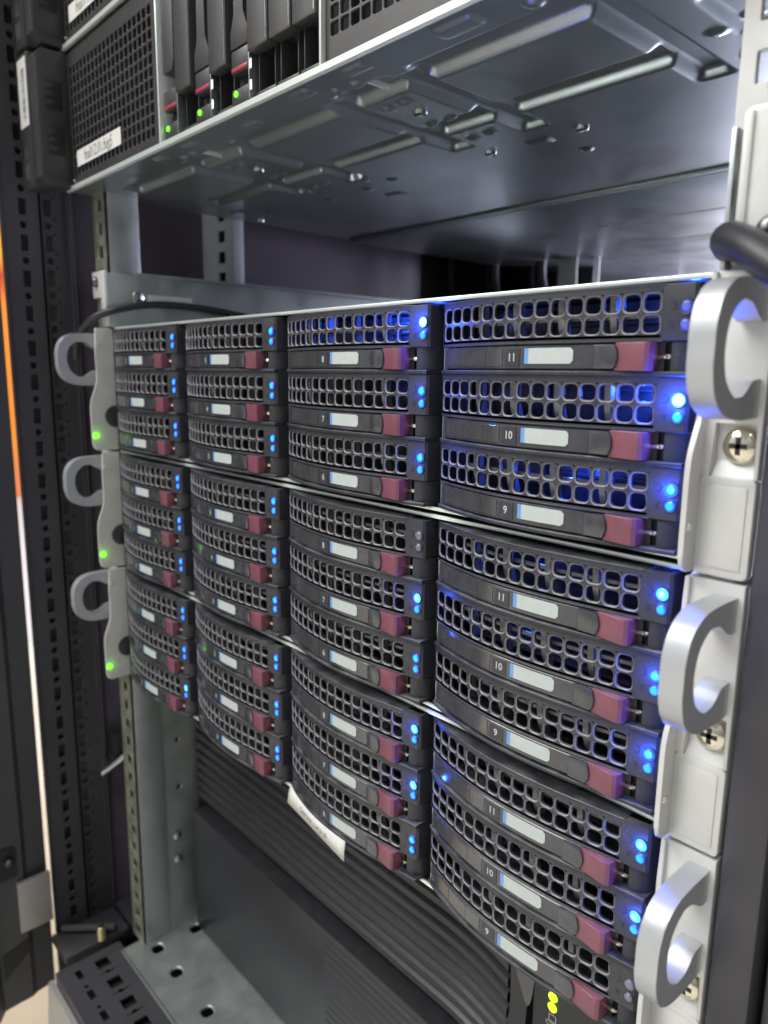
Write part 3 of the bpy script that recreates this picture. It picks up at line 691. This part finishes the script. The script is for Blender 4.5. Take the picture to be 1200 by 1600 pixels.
# ============================================================ empty rail bracket above the storage units
br = thing('rail_bracket', 'empty zinc sliding rail bracket above the top storage unit, sticker on its side', 'bracket', (-98, 100, 9))
MB().box(-98, -96.6, 1, 600, 9.5, 46.5, .3).box(-98, -90, 20, 600, 46.3, 47.4, .3).build('side_rail', M['zinc'], br, org=(-97, 100, 10))
MB().box(-104, -96.4, -1, 1.2, 9.8, 48, .8).box(-120, -104, 0, 1.6, 30, 48, .5).build('front_flange', M['earpaint'], br, org=(-100, 0, 10))
MB().lathe((-96.4, 23, 31), 0, [(4.5, 0), (4, 1.2), (1.5, 2.2), (.2, 2.3)], 18).build('bolt', M['steel'], br, org=(-96.4, 23, 31))
stk = MB().box(-96.5, -96.2, 30, 65, 27, 33.5).build('sticker', M['paper'], br, org=(-96.5, 48, 30))
mb = MB()
for k in range(22): 
    yk = 36+k*1.25; w_ = random.choice((.3, .5, .8)); mb.add([(-96.15, yk, 28), (-96.15, yk+w_, 28), (-96.15, yk+w_, 31), (-96.15, yk, 31)], [(0, 1, 2, 3)])
q = mb.build('sticker_print', M['inkl'], None, 0); q.parent = stk; q.location = -stk.location-br.location
screw_head((-113, -.2, 41), 3.6, M['dkmetal'], br, 'bracket_screw')
MB().box(332, 333.5, 1, 600, 9.5, 46.5, .3).build('side_rail', M['zinc'], br, org=(332, 100, 10))
MB().prism(rrect(336.5, 352, 9.9, 50, 1.5), 1, -1.2, 1, .5).box(336.3, 339, -2.2, 1, 10, 49, .8).build('front_flange', M['earpaint'], br, org=(345, 0, 10))
screw_head((346.5, -.9, 17.5), 5.0, M['dkmetal'], br, 'bracket_screw'); screw_head((346.5, -.9, 54), 5.0, M['dkmetal'], br, 'bracket_screw')

# ============================================================ rack servers with mesh bezels
def server(zb, label, sticker, full):
    T = thing('rack_server', label, 'server', (117, -12, zb))
    X0, X1, YF_, H = -118.5, 352, -12., 84.5
    zt = zb+H
    # mesh panel at left
    n = 18; mrows = 11; u0, u1, v0, v1 = -109.5, 14.5, zb+8, zb+76
    us = [X0]+[u0+(u1-u0)*i/n for i in range(n+1)]+[22.5]; vs_ = [zb+2.2]+[v0+(v1-v0)*i/mrows for i in range(mrows+1)]+[zt]
    us = [X0]+[u0+(u1-u0)*i/20 for i in range(21)]+[22.5]
    hol = {(i+1, j+1): (2.35, 2.35, .5) for i in range(20) for j in range(mrows)}
    MB().perf(us, vs_, hol, lambda u, v, d: (u, YF_+d, v), 1.6, .2).build('mesh_bezel', M['brown'], T, org=(-50, YF_, zb))
    MB().box(X0+1, 22, YF_+14, YF_+15, zb+3, zt-1).build('bezel_backing', M['black'], T, smooth=0)
    mb = MB().box(22.6, 24.2, YF_-2.2, YF_+40, zb+1.9, zt, .4); mb.build('bay_wall', M['edge'], T, org=(23, YF_, zb)); MB().box(167.2, 168.8, YF_-2.2, YF_+40, zb+1.9, zt, .4).build('bay_wall', M['edge'], T, org=(168, YF_, zb))
    if full:
        us = [168.9, 171.5]+[171.5+6.4*(i+1) for i in range(24)]; us.append(X1); vs_ = [zb+2.2, zb+11.5]+[zb+11.5+6.2*(i+1) for i in range(11)]+[zt]
        hol = {(i+1, j+1): (2.55, 2.45, .6) for i in range(24) for j in range(11)}
        MB().perf(us, vs_, hol, lambda u, v, d: (u, YF_+d, v), 1.6, .3).build('mesh_bezel', M['brown'], T, org=(260, YF_, zb))
        MB().box(169, X1-1, YF_+14, YF_+15, zb+3, zt-1).build('bezel_backing', M['black'], T, smooth=0)
    else: MB().box(169, X1, YF_, YF_+2, zb+2.2, zt, .3).build('front_panel', M['brown'], T)
    # case: bottom sheet with pressed channels
    gx = np.arange(X0, 330.1, 1.1); gy = np.concatenate([np.arange(YF_, 160, 1.1), np.arange(160, 241, 6)])
    XX, YY = np.meshgrid(gx, gy, indexing='ij')
    def sst(a): a = np.clip(a, 0, 1); return a*a*(3-2*a)
    def rect(x0, x1, y0, y1, e=4.4): return sst((XX-x0)/e+.5)*sst((x1-XX)/e+.5)*sst((YY-y0)/e+.5)*sst((y1-YY)/e+.5)
    hgt = np.zeros_like(XX)
    for (a, b) in ((-84, -2), (2, 50), (56, 131), (147, 181), (194, 271)):
        hgt = np.maximum(hgt, rect(a, b, 10, 24)); hgt = np.maximum(hgt, rect(a, b, 67, 81.5))
    for (a, b) in ((-12, 2), (44, 57), (132, 145), (180, 193), (270, 282)): hgt = np.maximum(hgt, rect(a, b, 14, 105))
    for (a, b, c_, d2) in ((300, 318, 40, 75),): hgt = np.maximum(hgt, .5*rect(a, b, c_, d2))
    pad = np.zeros_like(XX)
    for (cx, cy, w2, h2) in ((233.5, -3, 9, 4), (180, -5.5, 6, 3), (143, -5, 6, 3), (93, 1, 6, 2.6), (40, -4, 6, 3), (4, -4, 5, 3), (-46, 1, 6, 3), (175, 124, 7, 4), (37, 151, 7, 5), (46, 108, 6, 4), (-90, 103, 6, 3)):
        pad = np.maximum(pad, rect(cx-w2, cx+w2, cy-h2, cy+h2, 3))
    for (cx, cy) in ((262, 2.6), (306, 66), (293.7, 66), (167, 35), (155, 35), (155, 65), (167, 65.5), (166, 95), (154, 96), (64, 122), (168, 5), (156, 4), (16, 5), (27, 5), (15.6, 35), (28, 35.7), (15, 66), (27, 65.4), (15, 95), (27, 96), (-2, 105), (34, 127), (-7, 127), (-73, 121), (185, 153)):
        pad = np.maximum(pad, sst((4.0-np.hypot(XX-cx, YY-cy))/2.2))
    zz = zb + 4.0*hgt - 1.3*pad
    nx, ny = XX.shape; vs = np.stack([XX, YY, zz], -1).reshape(-1, 3).tolist(); fs = []
    for i in range(nx-1):
        for j in range(ny-1): a = i*ny+j; fs.append((a, a+1, a+ny+1, a+ny))
    mb = MB(); mb.v = vs; mb.f = fs
    bs = mb.build('bottom_sheet', M['under'], T, 60, merge=False, org=(117, 60, zb))
    for (cx, cy) in ((293.6, 93.3), (282.3, 121.2), (162, 49.2), (143.6, 122), (202, 122), (22, 50), (-107, 134)):
        mb = MB().lathe((cx, cy, zb-.9), 2, [(3.4, .9), (3.2, -.1), (2.2, -.6), (.2, -.6)], 16).box(cx-1.6, cx+1.6, cy-.3, cy+.3, zb-1.9, zb-1.4); q = mb.build('screw', M['steel'], T, org=(cx, cy, zb))
    MB().prism([(-14.4, zb+2.2), (-14.4, zb-.4), (-13.6, zb-.9), (YF_-.2, zb-.7), (YF_-.2, zb+2.2)], 0, X0, 331).build('front_lip', M['edge'], T, org=(117, -12, zb))
    MB().box(X0, 331, 240, 720, zb-2.6, zb-1.2, .3).box(X0, 331, 236, 243, zb-2.0, zb, .5).build('rear_sheet', M['under'], T, org=(117, 400, zb))
    for (x0, x1, y0) in ((80, 200, 330), (225, 300, 330), (60, 150, 420), (190, 310, 430), (240, 285, 380)): MB().box(x0, x1, y0, y0+5, zb-2.75, zb-2.62).build('sheet_slot', M['black'], T, smooth=0, org=(x0, y0, zb))
    MB().box(X0, X0+1.2, YF_+1, 720, zb+.4, zt-1).box(329.8, 331, YF_+1, 720, zb+.4, zt-1).box(X0, 331, YF_+1, 720, zt-1, zt).build('case', M['under'], T, smooth=0)
    # name sticker
    s = MB().box(-101.5, -31, YF_-.5, YF_-.25, zb+13.2, zb+23).build('name_sticker', M['paper'], T, org=(-66, YF_, zb+18))
    tx = text_mb(sticker, 9.6, squeeze=.80, bold=.12); tx.v = [(-66.2+v[0], YF_-.55, zb+17.9+v[1]) for v in tx.v]
    q = tx.build('sticker_text', M['ink'], None, 0); q.parent = s; q.location = -(s.location+T.location)
    # latch ear at left
    MB().prism([(-33, zb+6), (-28, zb+.5), (-11, zb+.5), (-11, zt+.5), (-28, zt+.5), (-33, zt-4)], 0, -123.4, -110.8, .8).build('latch_ear', M['brown'], T, org=(-117, -20, zb))
    MB().prism([(-32, zb+10), (-26, zb+6), (-14, zb+6), (-14, zt-6), (-32, zt-6)], 0, -110.9, -110.0, .3).build('latch_face', M['brown'], T, org=(-111, -20, zb))
    mb = MB()
    for z0 in (zb+20, zb+48): mb.box(-110.05, -109.7, -28, -17, z0, z0+18, .1)
    mb.build('latch_grip', M['black'], T)
    mb = MB()
    for z0 in (zb+21, zb+49):
        for j in range(3): mb.box(-109.9, -109.2, -27, -22, z0+2+j*5, z0+4.6+j*5, .2)
    mb.build('grip_ribs', M['brown'], T)
    screw_head((-104, YF_-.1, zb+4.2), 1.6, M['dkmetal'], T, 'ear_screw')
    s = MB().box(-141, -124.5, -34.4, -34, zb+40, zb+82).build('barcode_sticker', M['paper'], T, org=(-133, -34, zb+60))
    MB().box(-142, -123.2, -34, -20, zb+.5, zt+.5, 1).build('side_tab', M['brown'], T, org=(-133, -30, zb))
    mb = MB()
    for j in range(26):
        z0 = zb+44+j*1.25; w_ = random.choice((.3, .5, .8)); mb.add([(-134, -34.5, z0), (-128, -34.5, z0), (-128, -34.5, z0+w_), (-134, -34.5, z0+w_)], [(0, 1, 2, 3)])
    q = mb.build('sticker_print', M['ink'], None, 0); q.parent = s; q.location = -(s.location+T.location)
    mb = MB(); outline(mb, [(-138, zb+8), (-130, zb+8), (-130, zb+16), (-138, zb+16)], -34.1, .5)
    for j in range(4): outline(mb, [(-137+j*1.6, zb+9.5), (-137+j*1.6, zb+14.5)], -34.12, .5, False)
    for j in range(3): outline(mb, [(-138, zb+26-j*2.4), (-132+j, zb+26-j*2.4)], -34.12, .4, False)
    mb.build('ear_print', M['ink'], T, 0)
    return T
sv = server(100, 'lower mesh-fronted rack server overhead, underside in view, sticker fna012.01.fsig5', 'fna012.01.fsig5', True)
server(187.2, 'upper mesh-fronted rack server, only its lower left corner in view', 'fna011.01.fsig5', False)
# slim drives in the bay of the lower server
ZB = 100
def slim_drive(i, kind):
    x0 = 26.2+17.55*i; x1 = x0+16.2
    if kind == 'live':
        lab = {0: 'slim drive with green light, nearest the left mesh panel', 2: 'slim drive with green light between two blank bay covers', 4: 'rightmost slim drive with green light, above the bright steel edge'}[i]
        T = thing('slim_drive', lab, 'drive', (x0+8, -12, ZB+5), 'slim drives of the lower server')
        MB().prism([(x0+.6, ZB+36), (x0+11, ZB+36), (x0+13.2, ZB+41), (x0+13.2, ZB+82), (x0+.6, ZB+82)] if i == 0 else [(x0, ZB+28), (x1-1.2, ZB+28), (x1-1.2, ZB+36), (x1-5, ZB+42), (x1-5, ZB+82), (x0+4, ZB+82), (x0+4, ZB+42), (x0, ZB+35)], 1, -12.6, -4, .5).build('cover', M['brown'], T, org=(x0+8, -12, ZB+50))
        MB().box(x0, x1-1.2, -12.2, -3, ZB+17.4, ZB+27.3, .5).build('latch', M['brown'], T, org=(x0+8, -12, ZB+20))
        MB().box(x0+.6, x1-2, -12.5, -12.0, ZB+18.2, ZB+19.8, .1).build('red_stripe', M['red'], T, org=(x0+8, -13, ZB+19))
        MB().box(x0, x1-1.2, -7.6, 30, ZB+4.6, ZB+17, .3).build('body', M['black'], T, org=(x0+8, -8, ZB+10))
        MB().box(x0, x1-1, -12.2, -6, ZB+3.8, ZB+10.6, .4).build('foot', M['brown'], T, org=(x0+8, -10, ZB+7))
        MB().lathe((x0+4.0, -12.2, ZB+8.4), 1, [(1.35, 0), (1.3, -.5), (.1, -.7)], 16).build('status_light', M['green'], T, org=(x0+4, -12.2, ZB+8.4))
        MB().box(x1-.9, x1-.1, -12.6, 20, ZB+4, ZB+36, .2).build('side_edge', M['steel'], T)
    else:
        pos = {1: 'second slot from left', 3: 'fourth slot from left', 5: 'sixth slot from left', 6: 'seventh slot from left', 7: 'eighth slot, beside the bright right wall'}[i]
        T = thing('blank_cover', 'dark blank cover in the drive bay, '+pos, 'cover', (x0+8, -12, ZB+5), 'blank covers of the lower server')
        MB().prism(rrect(x0-.4, x1-.2, ZB+22.5, ZB+82, .8), 1, -14.2, -8, .5).build('cover_plate', M['brown'], T, org=(x0+8, -14, ZB+22))
        MB().box(x1-1.3, x1-.9, -14.5, -14.0, ZB+24, ZB+81).build('edge_highlight_strip', M['steel'], T)
        MB().box(x0, x1, -10, 12, ZB+3.6, ZB+6.2, .3).build('foot', M['brown'], T)
        MB().box(x0+1, x0+1.8, -9, 30, ZB+6, ZB+24, .2).box(x1-2.2, x1-1.4, -9, 30, ZB+6, ZB+24, .2).build('guide', M['brown'], T)
        MB().box(x0, x1, 20, 21, ZB+6, ZB+82).build('back_wall', M['black'], T, smooth=0)
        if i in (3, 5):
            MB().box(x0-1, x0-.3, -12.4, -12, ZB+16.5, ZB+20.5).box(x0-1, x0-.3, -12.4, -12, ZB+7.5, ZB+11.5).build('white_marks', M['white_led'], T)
for i in range(8): slim_drive(i, 'live' if i in (0, 2, 4) else 'blank')

# ============================================================ cables
def cable(name, pts, r, label, grp=None, n=10):
    o = MB().tube(smooth_path(pts, n), r, 14).build(name, M['rubber'], None, 60); tag(o, label, 'cable', grp); return o
cable('power_cord', [(-128, -12, -12), (-120, -13, 2), (-110, -10, 11), (-101, -6, 16.5), (-93.5, 4, 21), (-92, 24, 25.5), (-91.5, 45, 27), (-91, 75, 26), (-89, 110, 22), (-80, 160, 15), (-60, 220, 12.5)], 2.5, 'thin black cable arching over the left end of the top storage unit')
cable('thick_cable', [(326, 60, 13), (329, 30, 15), (333, 5, 16), (340, -12, 15), (349, -22, 11), (362, -30, 3), (380, -40, -8), (410, -50, -20)], 4.6, 'thick black cable crossing above the top right handle')
for i in range(5):
    x = -168+i*26; y = 430+(i*37) % 60
    cable('hanging_cable', [(x+6, y, 130), (x, y-4, 105), (x-2, y-2, 80), (x+6, y, 55), (x+22, y, 25), (x+40, y, -10)], 6.0+i % 2*1.5, 'thick black cable hanging in a bundle behind the storage units', 'cables hanging behind the storage units', 8)
for o in THINGS:
    if '_o' in o: del o['_o']
for o in bpy.data.objects:
    if '_o' in o: del o['_o']
S.render.engine = 'CYCLES'
S.cycles.max_bounces = 8; S.cycles.sample_clamp_indirect = 6
